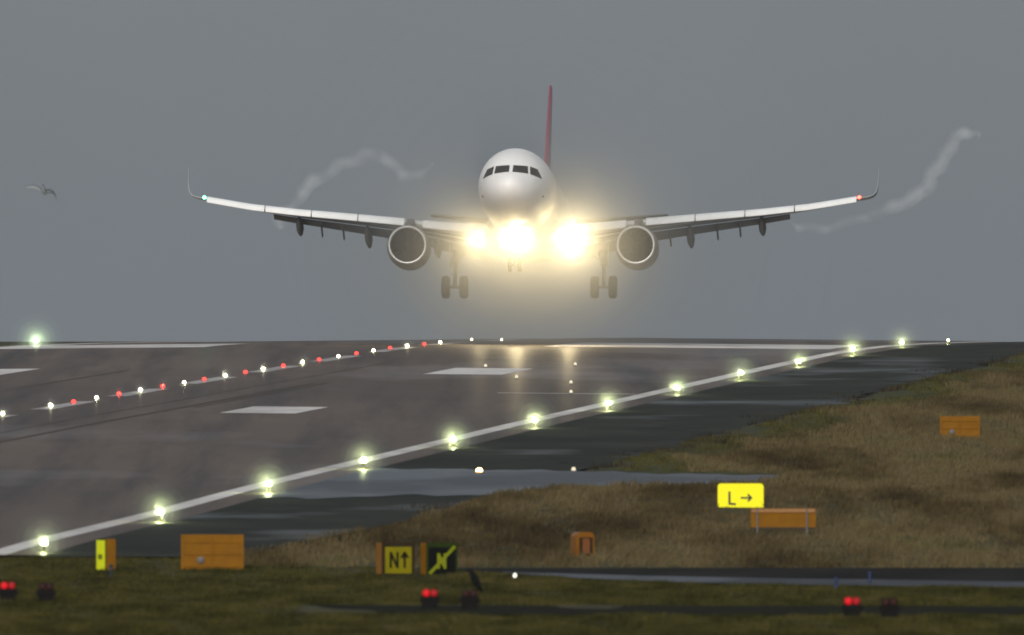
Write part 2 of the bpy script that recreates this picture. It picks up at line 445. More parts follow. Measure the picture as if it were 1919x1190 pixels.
# rough straw-coloured bank right of the runway
X, Y = scatter(95000, 1095, 1900); s, t = xy_to_st(X, Y)
ed = 10.0 + 1.0 * np.sin(t * .05) + .6 * np.sin(t * .13 + 1)
k = (s > ed + 2.6 + .6 * np.sin(t * .08)) & (t > 1101) & ~in_exit(s, t)
k2 = (t > 1101) & (t < 1235) & (s > np.interp(t, [1112, 1150, 1190], [7.2, 8.0, 9.6]) + .4 * np.sin(t * .2)) & ~in_exit(s, t)
k = k | k2
for u, v, hw, dep in ((1388, 968, .9, 9), (1468, 1004, 1.2, 5), (1799, 824, .9, 5)):
    g_ = ground_at(u, v); k = k & ~((np.abs(X - g_.x * Y / g_.y) < hw) & (Y < g_.y + 3) & (Y > g_.y - dep))
grass('bank_grass', m_straw, X[k], Y[k], .08, .34, 11, .016, .20, 'rough straw brown grass on the bank beside the runway')
X, Y = scatter(60000, 1230, 1960); s, t = xy_to_st(X, Y)
ed = 10.0 + 1.0 * np.sin(t * .05) + .6 * np.sin(t * .13 + 1)
k = (s > ed - .2) & (s < ed + 3.2) & ~in_exit(s, t)
grass('verge_grass', m_verge, X[k], Y[k], .07, .2, 11, .015, .16, 'short olive green grass along the upper edge of the bank')
X, Y = scatter(36000, 1100, 2000); s, t = xy_to_st(X, Y)
ed = 9.4 + .7 * np.sin(t * .06) + .5 * np.sin(t * .17)
k = (s > ed - 1.1) & (s < ed + .9) & ~in_exit(s, t) & (t > 1122) & (rng.uniform(0, 1, len(s)) < .45 + .4 * np.sin(t * .11) * np.sin(t * .037))
grass('dark_undergrowth', m_dark, X[k], Y[k], .08, .3, 12, .018, .2, 'dark ragged growth between the runway shoulder and the grass')
# mown grass in the foreground
X, Y = scatter(60000, 835, 1112); s, t = xy_to_st(X, Y)
strip = (Y > taxi_near(X) + np.interp(X, [-5.2, -.3, 6], [19, 16, -10])) & (X > -5.2)
band_ = (Y > 928 - .25 * X) & (Y < 960 - .25 * X) & (X > -6)
k = ~strip & ~band_
grass('foreground_grass', m_green, X[k], Y[k], .05, .15, 11, .016, .16, 'dark green mown grass in front of the signs')
X, Y = scatter(16000, 1088, 1140); s, t = xy_to_st(X, Y)
k = (s < 9.5) & (s > .8) & (t < 1128) & ~((X > -5.2) & (Y > taxi_near(X) + 18) & (Y < 1109)) | ((s <= .8) & (t < 1119) & (Y < 1119))
grass('verge_grass', m_green, X[k], Y[k], .04, .12, 10, .015, .16, 'dark short grass between the runway end and the left signs')

# ------------------------------------------------------------------ airliner
m_white = mat('white aircraft paint', (.86, .83, .79), .7, var=.03, scale=.8, spec=.12)
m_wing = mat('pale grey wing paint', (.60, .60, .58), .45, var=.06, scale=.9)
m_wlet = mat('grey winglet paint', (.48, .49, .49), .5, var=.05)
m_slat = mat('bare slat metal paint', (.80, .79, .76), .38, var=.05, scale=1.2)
m_under = mat('shaded underside grey', (.11, .102, .09), .6, spec=.2, var=.08, scale=1.0)  # far darker than the wing grey: underside shade put into the colour
m_fin = mat('crimson tail paint', (.42, .015, .055), .4, var=.08, scale=.6)
m_lip = mat('polished intake lip', (.75, .73, .70), .3, metal=.6, var=.05)
m_nac = mat('nacelle paint', (.20, .175, .15), .4, var=.08, scale=1.5)
m_fan = mat('dark fan blades', (.022, .019, .016), .6, metal=.2, var=.2)
m_duct = mat('intake duct', (.03, .026, .022), .6, var=.2)
m_glass = mat('cockpit glass', (.075, .062, .042), .2, var=.1)
m_gear = mat('gear steel', (.15, .14, .125), .45, metal=.2, var=.15)
m_tyre = mat('tyre rubber', (.025, .024, .022), .8, var=.2)
m_rim = mat('wheel rim', (.25, .24, .22), .5, metal=.5, var=.2)

NOSE_Y = 1778.0
nose = at(955, NOSE_Y, 329)
plane = thing('airliner', 'white twin engine airliner with red tail landing with bright lights over the runway', 'airplane', nose)
PITCH, YAW = 6.0, 3.4
plane.rotation_mode = 'XYZ'
# local frame: y runs aft from the nose, z up, x to the right of the picture
plane.rotation_euler = (RAD(-PITCH), 0, RAD(-YAW))

FS = [(0, .03, -.47, -.53), (.12, .30, -.20, -.80), (.4, .60, .04, -1.05), (.8, .88, .26, -1.27), (1.3, 1.14, .50, -1.46), (1.8, 1.33, .86, -1.60),
      (2.3, 1.49, 1.20, -1.71), (3.0, 1.66, 1.53, -1.83), (4.0, 1.82, 1.82, -1.95), (5.0, 1.91, 1.97, -2.02), (6.5, 1.97, 2.06, -2.07), (8, 1.975, 2.07, -2.07),
      (14, 1.975, 2.07, -2.07), (20, 1.975, 2.07, -2.07), (24, 1.975, 2.07, -1.98), (27, 1.88, 2.05, -1.45), (30, 1.62, 1.99, -.70), (33, 1.2, 1.85, .05), (35.5, .72, 1.62, .55), (37.2, .28, 1.32, .85), (37.57, .1, 1.18, 1.0)]
fy = np.array([r[0] for r in FS])
def fsec(y): return [float(np.interp(y, fy, [r[i] for r in FS])) for i in (1, 2, 3)]
def fring(y, n=40):
    wd, zt, zb = fsec(y); zc = zb + (zt - zb) * .5; hh = (zt - zb) / 2
    return [(wd * math.cos(2 * math.pi * k / n), y, zc + hh * math.sin(2 * math.pi * k / n)) for k in range(n)]
bm = bmesh.new()
ysamp = sorted(set(list(np.linspace(0, .4, 5)) + list(np.linspace(.4, 8, 30)) + list(np.linspace(8, 24, 9)) + list(np.linspace(24, 37.57, 18))))
loft(bm, [fring(y) for y in ysamp])
fus = obj('fuselage', bm, m_white, plane, True)

def nose_y(x, z):
    lo, hi = 0.0, 8.0
    for _ in range(40):
        mid = (lo + hi) / 2; wd, zt, zb = fsec(mid); zc = (zt + zb) / 2; hh = (zt - zb) / 2
        if (x / wd) ** 2 + ((z - zc) / hh) ** 2 < 1: hi = mid
        else: lo = mid
    return hi
def pane(quad, nn=7):
    """quad: bottom-left, bottom-right, top-right, top-left in the x-z plane, laid 15 mm proud of the nose"""
    bm = bmesh.new(); g = {}
    a, b, c, d = [Vector(q) for q in quad]
    for i in range(nn):
        for j in range(nn):
            p, q = i / (nn - 1), j / (nn - 1)
            v = (a * (1 - p) + b * p) * (1 - q) + (d * (1 - p) + c * p) * q
            y = nose_y(v.x, v.y)
            g[i, j] = bm.verts.new((v.x * 1.006, y - .022, v.y + .006))
    for i in range(nn - 1):
        for j in range(nn - 1): bm.faces.new((g[i, j], g[i + 1, j], g[i + 1, j + 1], g[i, j + 1]))
    bmesh.ops.solidify(bm, geom=bm.faces[:], thickness=.012)
    return bm
for sgn in (-1, 1):
    q1 = [(.09 * sgn, .29), (.87 * sgn, .25), (.82 * sgn, .69), (.09 * sgn, .71)]
    q2 = [(.97 * sgn, .23), (1.52 * sgn, .10), (1.29 * sgn, .58), (.92 * sgn, .69)]
    for q in (q1, q2): obj('cockpit_window', pane(q), m_glass, fus, True)
for x in (-1.55, 1.55):
    y = nose_y(x, -.75); bm = bmesh.new(); lathe(bm, [(.05, -.02), (.035, -.10), (.01, -.13)], 'Y', 10, (x, y, -.75)); obj('air_data_probe', bm, m_gear, fus, True)
# belly fairing
bm = bmesh.new(); rings = []
for y, wd, zb in ((10.2, 1.3, -2.0), (11.2, 1.75, -2.25), (12.6, 1.98, -2.45), (15, 2.02, -2.55), (18.5, 1.98, -2.5), (20.5, 1.75, -2.35), (22.4, 1.3, -2.0)):
    rings.append([(wd * math.cos(2 * math.pi * k / 28), y, -1.1 + (zb + 1.1 if math.sin(2 * math.pi * k / 28) < 0 else -.0 - .3) * abs(math.sin(2 * math.pi * k / 28))) for k in range(28)])
loft(bm, rings); obj('belly_fairing', bm, mat('fairing paint', (.55, .53, .5), .4, var=.06), plane, True)

WS = [  # half span x, leading edge y, chord, z of the chord line at the leading edge, thickness ratio
    (1.0, 10.9, 7.3, -1.75, .14), (2.2, 11.5, 6.5, -1.55, .14), (4.0, 12.5, 5.4, -1.27, .13), (6.4, 13.75, 4.0, -.86, .12), (9.0, 15.1, 3.3, -.47, .115),
    (12.0, 16.7, 2.6, -.03, .11), (14.5, 18.0, 2.05, .40, .105), (17.05, 19.3, 1.6, .98, .10)]
wx_ = [r[0] for r in WS]
def wsec(x): return [float(np.interp(x, wx_, [r[i] for r in WS])) for i in (1, 2, 3, 4)]
AF = [(0, 0), (.02, .22), (.08, .38), (.2, .5), (.4, .52), (.6, .42), (.8, .24), (1, .03), (.8, -.14), (.6, -.3), (.4, -.42), (.2, -.44), (.08, -.36), (.02, -.2)]
INC = RAD(2.5)
def wpt(x, c, h):
    """c: fraction of chord, h: metres above the chord line"""
    le, ch, z, tk = wsec(abs(x)); a = INC * max(0, 1 - abs(x) / 18)
    return (x, le + c * ch * math.cos(a) + h * math.sin(a), z - c * ch * math.sin(a) + h * math.cos(a))
def build_wing(sg):
    bm = bmesh.new()
    rings = []
    for x in (1.0, 2.2, 3.1, 4.0, 5.2, 6.4, 7.7, 9, 10.5, 12, 13.3, 14.5, 15.6, 17.05):
        le, ch, z, tk = wsec(x)
        rings.append([wpt(sg * x, .06 + c * .80, h * tk * ch) for c, h in AF])
    loft(bm, rings)
    wing = obj('wing', bm, m_wing, plane, True)
    # slats: drooped panels ahead of the leading edge
    for xa, xb in ((2.5, 5.25), (6.25, 8.7), (8.76, 11.2), (11.26, 13.7), (13.76, 16.85)):
        bm = bmesh.new(); rings = []
        for x in np.linspace(xa, xb, 6):
            le, ch, z, tk = wsec(x); d = .05 * ch + .37
            prof = [(.62, .20), (.30, .19), (.02, .08), (-.24, -.12), (-.40, -.38), (-.42, -.56), (-.34, -.60), (-.16, -.44), (.05, -.20), (.3, .08)]
            rings.append([wpt(sg * x, (p * d) / ch, q * d + tk * ch * .2) for p, q in prof])
        loft(bm, rings); obj('slat', bm, m_slat, wing, True)
    # underside skin panel, flaps
    for xa, xb in ((2.4, 6.3), (6.42, 13.4)):
        bm = bmesh.new(); rings = []
        fl = RAD(30)
        for x in np.linspace(xa, xb, 7):
            le, ch, z, tk = wsec(x); fc = .20 * ch if x > 6.3 else .18 * ch
            ring = []
            for c, h in AF:
                cc, hh = c * fc, h * .13 * fc * 1.3
                yy = cc * math.cos(fl) + hh * math.sin(fl); zz = -cc * math.sin(fl) + hh * math.cos(fl)
                b_ = wpt(sg * x, .84, -.03 * ch); ring.append((b_[0], b_[1] + yy, b_[2] + zz))
            rings.append(ring)
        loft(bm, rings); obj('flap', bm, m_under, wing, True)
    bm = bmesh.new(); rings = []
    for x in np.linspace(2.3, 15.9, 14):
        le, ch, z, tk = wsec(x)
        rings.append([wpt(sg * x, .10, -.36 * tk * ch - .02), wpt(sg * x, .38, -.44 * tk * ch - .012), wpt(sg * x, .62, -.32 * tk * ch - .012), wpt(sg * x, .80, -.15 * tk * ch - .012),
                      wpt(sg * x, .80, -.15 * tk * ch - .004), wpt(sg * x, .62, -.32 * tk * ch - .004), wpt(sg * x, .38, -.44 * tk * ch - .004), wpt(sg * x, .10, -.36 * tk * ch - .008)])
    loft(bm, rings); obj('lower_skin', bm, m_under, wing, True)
    # flap track fairings
    for x, r, dz, ln in ((4.7, .27, -1.0, 2.6), (8.35, .28, -1.05, 2.7), (12.0, .27, -.85, 2.2)):
        le, ch, z, tk = wsec(x); p0 = Vector(wpt(sg * x, .60, -.25 * tk * ch)); bm = bmesh.new()
        prof = []
        for f, rr in ((0, .05), (.12, .55), (.35, .95), (.6, 1.0), (.85, .6), (1, .08)):
            prof.append((p0 + Vector((0, (f - .2) * ln, dz * (.15 + f * .75))), r * rr))
        rings = [[q + Vector((rr * .72 * math.cos(a), 0, rr * 1.25 * math.sin(a))) for a in np.linspace(0, 2 * math.pi, 15)[:-1]] for q, rr in prof]
        loft(bm, rings); obj('flap_track_fairing', bm, m_under, wing, True)
    for x in (7.3, 9.7, 10.85):
        le, ch, z, tk = wsec(x); p0 = Vector(wpt(sg * x, .88, -.04 * ch)); bm = bmesh.new()
        loft(bm, [[p0 + Vector((.05 * math.cos(a), yy, zz + .14 * math.sin(a))) for a in np.linspace(0, 2 * math.pi, 9)[:-1]] for yy, zz in ((-.4, -.1), (.1, -.36), (.7, -.62))])
        obj('flap_hinge', bm, m_under, wing, True)
    # upturned winglet
    bm = bmesh.new(); rings = []
    for dx, dy, dz, ch, an in ((0, 0, 0, 1.6, 0), (.35, .22, .06, 1.42, 10), (.62, .45, .18, 1.25, 35), (.78, .62, .36, 1.1, 62), (.84, .8, .62, .95, 82), (.87, 1.15, 1.1, .72, 87), (.90, 1.6, 1.75, .4, 88)):
        le, c0, z, tk = wsec(17.05); a = RAD(an)
        ring = []
        for c, h in AF:
            hh = h * .06 * ch
            ring.append((sg * (17.05 + dx - hh * math.sin(a)), le + .06 * c0 + dy + c * ch * .86, z + dz + hh * math.cos(a)))
        rings.append(ring)
    loft(bm, rings); obj('winglet', bm, m_wlet, wing, True)
    p = wpt(sg * 17.0, .02, .0)
    bm = bmesh.new(); bmesh.ops.create_icosphere(bm, subdivisions=2, radius=.085); bmesh.ops.translate(bm, vec=Vector(p) + Vector((0, -.06, .02)), verts=bm.verts[:])
    c = (.10, 1.0, .45) if sg < 0 else (1.0, .05, .03)
    nav = obj('navigation_light', bm, emit_mat('navigation lens', c, 16), wing, True)
    light('navigation_lamp', 'SPOT', NAV_W, c, Vector(p) + Vector((0, -.16, .02)), nav, .03, 60, (-.06, -1, -.1))
    return wing
NAV_W = 40.
for sg in (-1, 1): build_wing(sg)

# engines
EY = 10.6
for sg in (-1, 1):
    c = (sg * 5.90, EY, -2.42)
    bm = bmesh.new()
    lathe(bm, [(1.0, .10), (1.06, .35), (1.11, .9), (1.12, 1.6), (1.08, 2.4), (.98, 3.2), (.82, 4.0), (.78, 4.0), (.86, 3.0), (.86, 2.0)], 'Y', 40, c, cap=False)
    nac = obj('engine_nacelle', bm, m_nac, plane, True)
    bm = bmesh.new(); lathe(bm, [(1.0, .10), (.985, .03), (.95, -.02), (.91, -.01), (.88, .06), (.865, .16)], 'Y', 40, c, cap=False)
    obj('intake_lip', bm, m_lip, nac, True)
    bm = bmesh.new(); lathe(bm, [(.865, .16), (.86, .5), (.87, 1.25), (.87, 1.9)], 'Y', 40, c, cap=False)
    obj('intake_duct', bm, m_duct, nac, True)
    bm = bmesh.new()
    for k in range(24):
        a = 2 * math.pi * k / 24; da = .17
        pts = []
        for r, tw in ((.26, .55), (.55, .75), (.86, 1.0)):
            for e, yy in ((-1, -.05), (1, .1)):
                aa = a + e * da * .5 * tw; pts.append(Vector(c) + Vector((r * math.cos(aa), 1.25 + yy * tw, r * math.sin(aa))))
        vs = [bm.verts.new(q) for q in pts]
        bm.faces.new((vs[0], vs[1], vs[3], vs[2])); bm.faces.new((vs[2], vs[3], vs[5], vs[4]))
    lathe(bm, [(.02, 1.75), (.87, 1.75), (.87, 1.78), (.02, 1.78)], 'Y', 24, c)
    fan = obj('fan', bm, m_fan, nac)
    bm = bmesh.new(); lathe(bm, [(.01, .78), (.10, .86), (.2, 1.02), (.27, 1.25), (.27, 1.4)], 'Y', 20, c)
    obj('spinner', bm, m_duct, fan, True)
    bm = bmesh.new(); lathe(bm, [(.70, 3.0), (.66, 4.0), (.5, 5.0), (.42, 5.3), (.36, 5.3), (.3, 4.5)], 'Y', 28, c)
    obj('exhaust_core', bm, m_gear, nac, True)
    bm = bmesh.new(); rings = []
    for yy, z1, z2, hw in ((.9, 1.05, 1.12, .08), (1.6, 1.0, 1.38, .2), (2.6, .95, 1.62, .24), (4.2, .8, 1.5, .22), (6.0, .75, 1.2, .12)):
        rings.append([(c[0] - hw, EY + yy, c[2] + z1), (c[0] + hw, EY + yy, c[2] + z1), (c[0] + hw * .8, EY + yy, c[2] + z2), (c[0] - hw * .8, EY + yy, c[2] + z2)])
    loft(bm, rings); obj('engine_pylon', bm, m_under, plane, True)

# tail
bm = bmesh.new(); rings = []
for z, le, ch, tk in ((1.5, 28.6, 6.2, .055), (2.6, 29.9, 5.4, .058), (4.5, 31.5, 4.3, .062), (6.5, 33.2, 3.1, .068), (7.9, 34.3, 2.4, .075), (8.6, 34.9, 2.0, .06)):
    rings.append([(h * tk * ch, le + cc * ch, z) for cc, h in AF])
loft(bm, rings); obj('tail_fin', bm, m_fin, plane, True)
for sg in (-1, 1):
    bm = bmesh.new(); rings = []
    for x, le, ch, z in ((.5, 31.2, 3.9, .95), (2.0, 32.1, 3.3, 1.18), (4.2, 33.4, 2.3, 1.48), (6.2, 34.6, 1.4, 1.76)):
        rings.append([(sg * x, le + cc * ch, z + h * .09 * ch) for cc, h in AF])
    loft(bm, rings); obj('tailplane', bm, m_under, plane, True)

# landing gear
def wheel(parent, c, r, wdt):
    bm = bmesh.new()
    prof = [(r * .55, -wdt * .5), (r * .8, -wdt * .5), (r * .94, -wdt * .4), (r, -wdt * .2), (r, wdt * .2), (r * .94, wdt * .4), (r * .8, wdt * .5), (r * .55, wdt * .5)]
    lathe(bm, prof, 'X', 32, c); t = obj('wheel', bm, m_tyre, parent, True)
    bm = bmesh.new(); lathe(bm, [(.05, -wdt * .53), (r * .5, -wdt * .52), (r * .55, -wdt * .44), (r * .55, wdt * .44), (r * .5, wdt * .52), (.05, wdt * .53)], 'X', 20, c)
    obj('wheel_rim', bm, m_rim, t, True)
for sg in (-1, 1):
    x = sg * 3.86; y = 17.7; zw = -3.86
    g = bmesh.new()
    tube(g, [(x - sg * .12, y - .1, -1.3), (x - sg * .06, y - .05, -2.2), (x, y, -2.7)], [.24, .21, .17], 14)
    tube(g, [(x, y, -2.68), (x, y, zw)], [.10, .10], 12)
    tube(g, [(x - .5, y, zw), (x + .5, y, zw)], .075, 10)
    tube(g, [(x - sg * .02, y, -2.55), (x - sg * 1.0, y - .1, -1.75)], [.06, .07], 8)
    tube(g, [(x, y - .12, -2.75), (x, y - .42, -3.2), (x, y - .12, -3.7)], [.05, .05, .05], 8)
    tube(g, [(x, y, -2.7), (x, y, -2.55)], [.19, .19], 12)
    gear = obj('main_landing_gear', g, m_gear, plane, True)
    for e in (-1, 1): wheel(gear, (x + e * .47, y, zw), .59, .42)
    bm = bmesh.new(); box(bm, (x + sg * .24, y, -2.2), (.03, 1.1, 1.3), bev=.012); obj('gear_door', bm, m_wing, gear)
g = bmesh.new()
y = 5.07
tube(g, [(0, y + .25, -1.7), (0, y, -3.0)], [.11, .10], 12); tube(g, [(0, y, -3.0), (0, y - .02, -4.05)], [.07, .07], 12)
tube(g, [(-.3, y - .02, -4.05), (.3, y - .02, -4.05)], .05, 8); tube(g, [(0, y, -2.9), (0, y + 1.3, -2.0)], .05, 8)
tube(g, [(0, y - .1, -3.2), (0, y - .3, -3.55), (0, y - .1, -3.95)], .035, 8)
ng = obj('nose_landing_gear', g, m_gear, plane, True)
for e in (-1, 1): wheel(ng, (e * .26, y - .02, -4.05), .37, .21)
for e in (-1, 1):
    bm = bmesh.new(); box(bm, (e * .42, y + .62, -2.3), (.03, 1.0, .7), bev=.012); obj('gear_door', bm, m_white, ng)

# landing lamps: parabolic can with glass
m_can = mat('lamp housing', (.25, .24, .23), .5, metal=.3)
m_lamp = emit_mat('landing lamp glass', (1.0, .86, .58), 90)
LAND = [((.18, 4.80, -2.22), .17, 1.15, 0), ((-2.08, 10.6, -2.12), .15, .42, -.3), ((2.50, 10.6, -2.05), .19, 1.0, .3)]
LAND_W = 3.1e3; LAND_D = .065
for (p, r, k, ax) in LAND:
    bm = bmesh.new(); lathe(bm, [(r * .5, .22), (r * .9, .12), (r * 1.08, 0), (r * 1.08, -.03), (r, -.03)], 'Y', 24, p, cap=False)
    tube(bm, [(p[0], p[1] + .15, p[2]), (p[0] * .9, p[1] + .22, p[2] + .45)], .035, 8)
    hs = obj('landing_light', bm, m_can, plane, True)
    bm = bmesh.new(); lathe(bm, [(r, -.02), (r * .8, -.045), (r * .4, -.06), (.01, -.065)], 'Y', 24, p); obj('lamp_glass', bm, m_lamp, hs, True)
    light('landing_lamp', 'SPOT', LAND_W * k, (1.0, .80, .44), (p[0], p[1] - .3, p[2]), hs, .08, 112, (-.06 + ax * 1.0, -1, -.80 if ax == 0 else -.28))

# ------------------------------------------------------------------ wing vortices: thin cloud tubes trailing behind the flaps
def vapour(name, px, label):
    m = bpy.data.materials.new('vapour'); m.use_nodes = True; t = m.node_tree; t.nodes.clear()
    o_ = N(t, 'ShaderNodeOutputMaterial'); v = N(t, 'ShaderNodeVolumePrincipled'); v.inputs['Color'].default_value = (.97, .97, .97, 1)
    v.inputs['Anisotropy'].default_value = -.15
    g = N(t, 'ShaderNodeNewGeometry'); n_ = N(t, 'ShaderNodeTexNoise'); n_.inputs['Scale'].default_value = .9; n_.inputs['Detail'].default_value = 4
    mp = N(t, 'ShaderNodeMapping'); mp.inputs['Scale'].default_value = (1, .12, 1)
    t.links.new(g.outputs['Position'], mp.inputs[0]); t.links.new(mp.outputs[0], n_.inputs['Vector'])
    q_ = N(t, 'ShaderNodeMapRange'); q_.inputs['From Min'].default_value = .18; q_.inputs['From Max'].default_value = .75; q_.inputs['To Max'].default_value = VAP
    t.links.new(n_.outputs['Fac'], q_.inputs['Value']); t.links.new(q_.outputs[0], v.inputs['Density'])
    t.links.new(v.outputs[0], o_.inputs['Volume'])
    pts = []
    n = 70; us = np.linspace(0, 1, len(px)); q = np.linspace(0, 1, n)
    cu = np.interp(q, us, [p[0] for p in px]); cv = np.interp(q, us, [p[1] for p in px]); cw = np.interp(q, us, [p[2] for p in px])
    ker = np.array([1, 2, 3, 2, 1]) / 9.
    sm = lambda a: np.convolve(np.pad(a, 2, mode='edge'), ker, mode='valid')
    cu, cv, cw = sm(cu), sm(cv), sm(cw)
    Y = 1802 + 75 * q
    rr = np.random.default_rng(5); ph = rr.uniform(0, 6, 4)
    P_ = [at(u + 3.5 * math.sin(i * .9 + ph[0]), y, v + 3.5 * math.sin(i * .75 + ph[1])) for i, (u, v, y) in enumerate(zip(cu, cv, Y))]
    R_ = [max(.03, 0.0108 * w_ * min(1, (i + 1) / 7, (n - i) / 9) * (1 + .07 * math.sin(i * 1.1 + ph[2]) + .06 * math.sin(i * 2.3 + ph[3]))) for i, w_ in enumerate(cw)]
    root = thing(name, label, 'vapour trail', P_[0], 0, 'wing vortex trails')
    for part, f, sh in (('outer_vapour', 1.25, 0), ('inner_vapour', .9, .12), ('vapour_core', .5, -.1)):
        bm = bmesh.new(); tube(bm, [p - P_[0] + Vector((sh * r, 0, -sh * r)) for p, r in zip(P_, R_)], [r * f for r in R_], 14)
        obj(part, bm, m, root, True)
VAP = .042
vapour('vortex_trail', [(1478, 414, 18), (1495, 426, 20), (1530, 430, 21), (1570, 423, 21), (1620, 407, 22), (1660, 395, 27), (1695, 378, 32), (1722, 366, 34), (1742, 340, 32), (1755, 312, 32), (1775, 292, 34), (1785, 268, 28), (1800, 250, 28), (1825, 246, 28), (1838, 262, 24)],
       'wavy pale vapour trail curling up behind the right hand wing')
vapour('vortex_trail', [(528, 432, 24), (522, 415, 32), (530, 400, 30), (552, 388, 22), (565, 368, 26), (575, 350, 32), (592, 336, 30), (625, 318, 26), (655, 300, 30), (690, 289, 30), (720, 292, 28), (740, 312, 26), (757, 330, 26), (782, 330, 22), (800, 316, 20), (814, 306, 14)],
       'wavy pale vapour trail arching over the left hand wing')

# ------------------------------------------------------------------ runway lights
m_metal = mat('weathered lamp casting', (.16, .15, .13), .6, metal=.2)
m_yel = mat('yellow lamp body', (.04, .032, .008), .7, spec=.1)
m_edge = emit_mat('edge lamp glass', (.97, 1.0, .60), 14)
ORD = ['first', 'second', 'third', 'fourth', 'fifth', 'sixth', 'seventh', 'eighth', 'ninth', 'tenth', 'eleventh', 'twelfth', 'thirteenth', 'fourteenth']
EDGE = [(83, 1015, .8), (300, 963, 1), (503, 909, 1.15), (682, 865, 1), (850, 826, .85), (1002, 790, .85), (1140, 760, .9), (1270, 730, .75), (1388, 704, 1.0), (1497, 680, .45), (1598, 656, .95), (1690, 640, .5), (1777, 632, .12)]
EDGE_W = 78.; EDGE_D = .34; EDGE_O = []; CL_O = []
def make_edge_light():
    root = thing('runway_edge_light', 'x', 'runway light', group='runway edge lights')
    bm = bmesh.new(); lathe(bm, [(.17, 0), (.17, .03), (.07, .05), (.045, .06), (.045, .20), (.09, .22), (.11, .24), (.11, .27), (.02, .27)], 'Z', 20)
    obj('lamp_base', bm, m_yel, root, True)
    bm = bmesh.new(); lathe(bm, [(.10, .27), (.115, .31), (.11, .37), (.08, .41), (.03, .43)], 'Z', 20)
    obj('lamp_glass', bm, m_edge, root, True)
    return root
edge0 = make_edge_light()
for i, (u, v, k) in enumerate(EDGE):
    o = edge0 if i == 0 else copy_tree(edge0)
    # on the ground 0.9 m outside the painted line, where its column is u
    Ys = np.arange(1050, 1960, .05); X = (u - CU) * Ys / F; s, t = xy_to_st(X, Ys); j = int(np.argmin(np.abs(s - .9)))
    zz = float(z0(s[j], t[j])); o.location = (float(X[j]), float(Ys[j]), zz); o.scale = (.55 + .45 * min(k, 1),) * 3
    o['label'] = ('greenish white runway edge light, %s from the left along the right hand edge line' % ORD[i])
    EDGE_O.append(o)
    gl = [c for c in o.children if c.name.startswith('lamp_glass')][0]
    aim = Vector((0, 0, CAMZ + .10 * o.location.y)) - o.location
    light('edge_lamp', 'POINT', EDGE_W * k, (.86, 1.0, .46), (-.02, -.16, .36), gl, .05, 130, aim)
far = copy_tree(edge0); g_ = at(68, 1803, 640)
far.location = (g_.x, g_.y, float(z0(*xy_to_st(g_.x, g_.y))) ); far['label'] = 'bright greenish runway edge light alone on the far left edge of the runway'
EDGE_O.append(far)
gl = [c for c in far.children if c.name.startswith('lamp_glass')][0]
for ch in list(gl.children): bpy.data.objects.remove(ch)
light('edge_lamp', 'POINT', EDGE_W * 2.0, (.72, 1.0, .55), (0, -.16, .36), gl, .05, 130, Vector((0, 0, CAMZ + .10 * far.location.y)) - far.location)

CL = [(5, 'w', .5), (95, 'w', .9), (138, 'r', .35), (181, 'w', .4), (223, 'r', .5), (263, 'w', .7), (305, 'r', .5), (345, 'w', .35), (383, 'r', .4), (422, 'w', .5), (460, 'r', .12), (493, 'w', .8), (531, 'r', .4), (567, 'w', .7), (598, 'r', .3), (634, 'w', .25),
      (668, 'r', .4), (700, 'w', .2), (731, 'r', .4), (763, 'w', 1.2), (795, 'r', .4), (825, 'w', .4)]
m_cw = emit_mat('white centreline glass', (1.0, .97, .66), 8); m_cr = emit_mat('red centreline glass', (1.0, .05, .04), 3.5)
CL_W = 60.
def make_inset(m, nm, lab, grp, r=.10):
    root = thing(nm, lab, 'runway light', group=grp)
    bm = bmesh.new(); lathe(bm, [(r * 1.7, .008), (r * 1.7, .02), (r * 1.2, .045), (.01, .05)], 'Z', 20); obj('lamp_base', bm, m_metal, root, True)
    bm = bmesh.new()
    rings = []
    for z_, q in ((.05, 1.0), (.10, 1.0), (.145, .8), (.175, .45)):
        rings.append([(q * r * math.cos(a), q * r * math.sin(a), z_) for a in np.linspace(0, 2 * math.pi, 17)[:-1]])
    loft(bm, rings); obj('lamp_glass', bm, m, root, True)
    return root
pw = make_inset(m_cw, 'centreline_light', 'x', 'white centreline lights', .085); pr = make_inset(m_cr, 'centreline_light', 'x', 'red centreline lights')
cnt = {'w': 0, 'r': 0}
for u, c, k in CL:
    o = (pw if c == 'w' else pr) if cnt[c] == 0 else copy_tree(pw if c == 'w' else pr)
    for ch in o.children:
        for q in list(ch.children): bpy.data.objects.remove(q)
    Ys = np.arange(1380, 1960, .05); X = (u - CU) * Ys / F; s, t = xy_to_st(X, Ys); j = int(np.argmin(np.abs(s + 22.5)))
    o.location = (float(X[j]), float(Ys[j]), float(z0(s[j], t[j])))
    o['label'] = '%s runway centreline light, %s %s one from the left in its row' % ('warm white' if c == 'w' else 'red', ORD[cnt[c]], 'white' if c == 'w' else 'red')
    gl = [c_ for c_ in o.children if c_.name.startswith('lamp_glass')][0]
    light('centreline_lamp', 'SPOT', CL_W * k * (1 if c == 'w' else .55), (1.0, .97, .55) if c == 'w' else (1.0, .06, .04), (0, -.14, .13), gl, .04, 120, Vector((0, 0, CAMZ + .11 * o.location.y)) - o.location)
    cnt[c] += 1; CL_O.append((o, k))

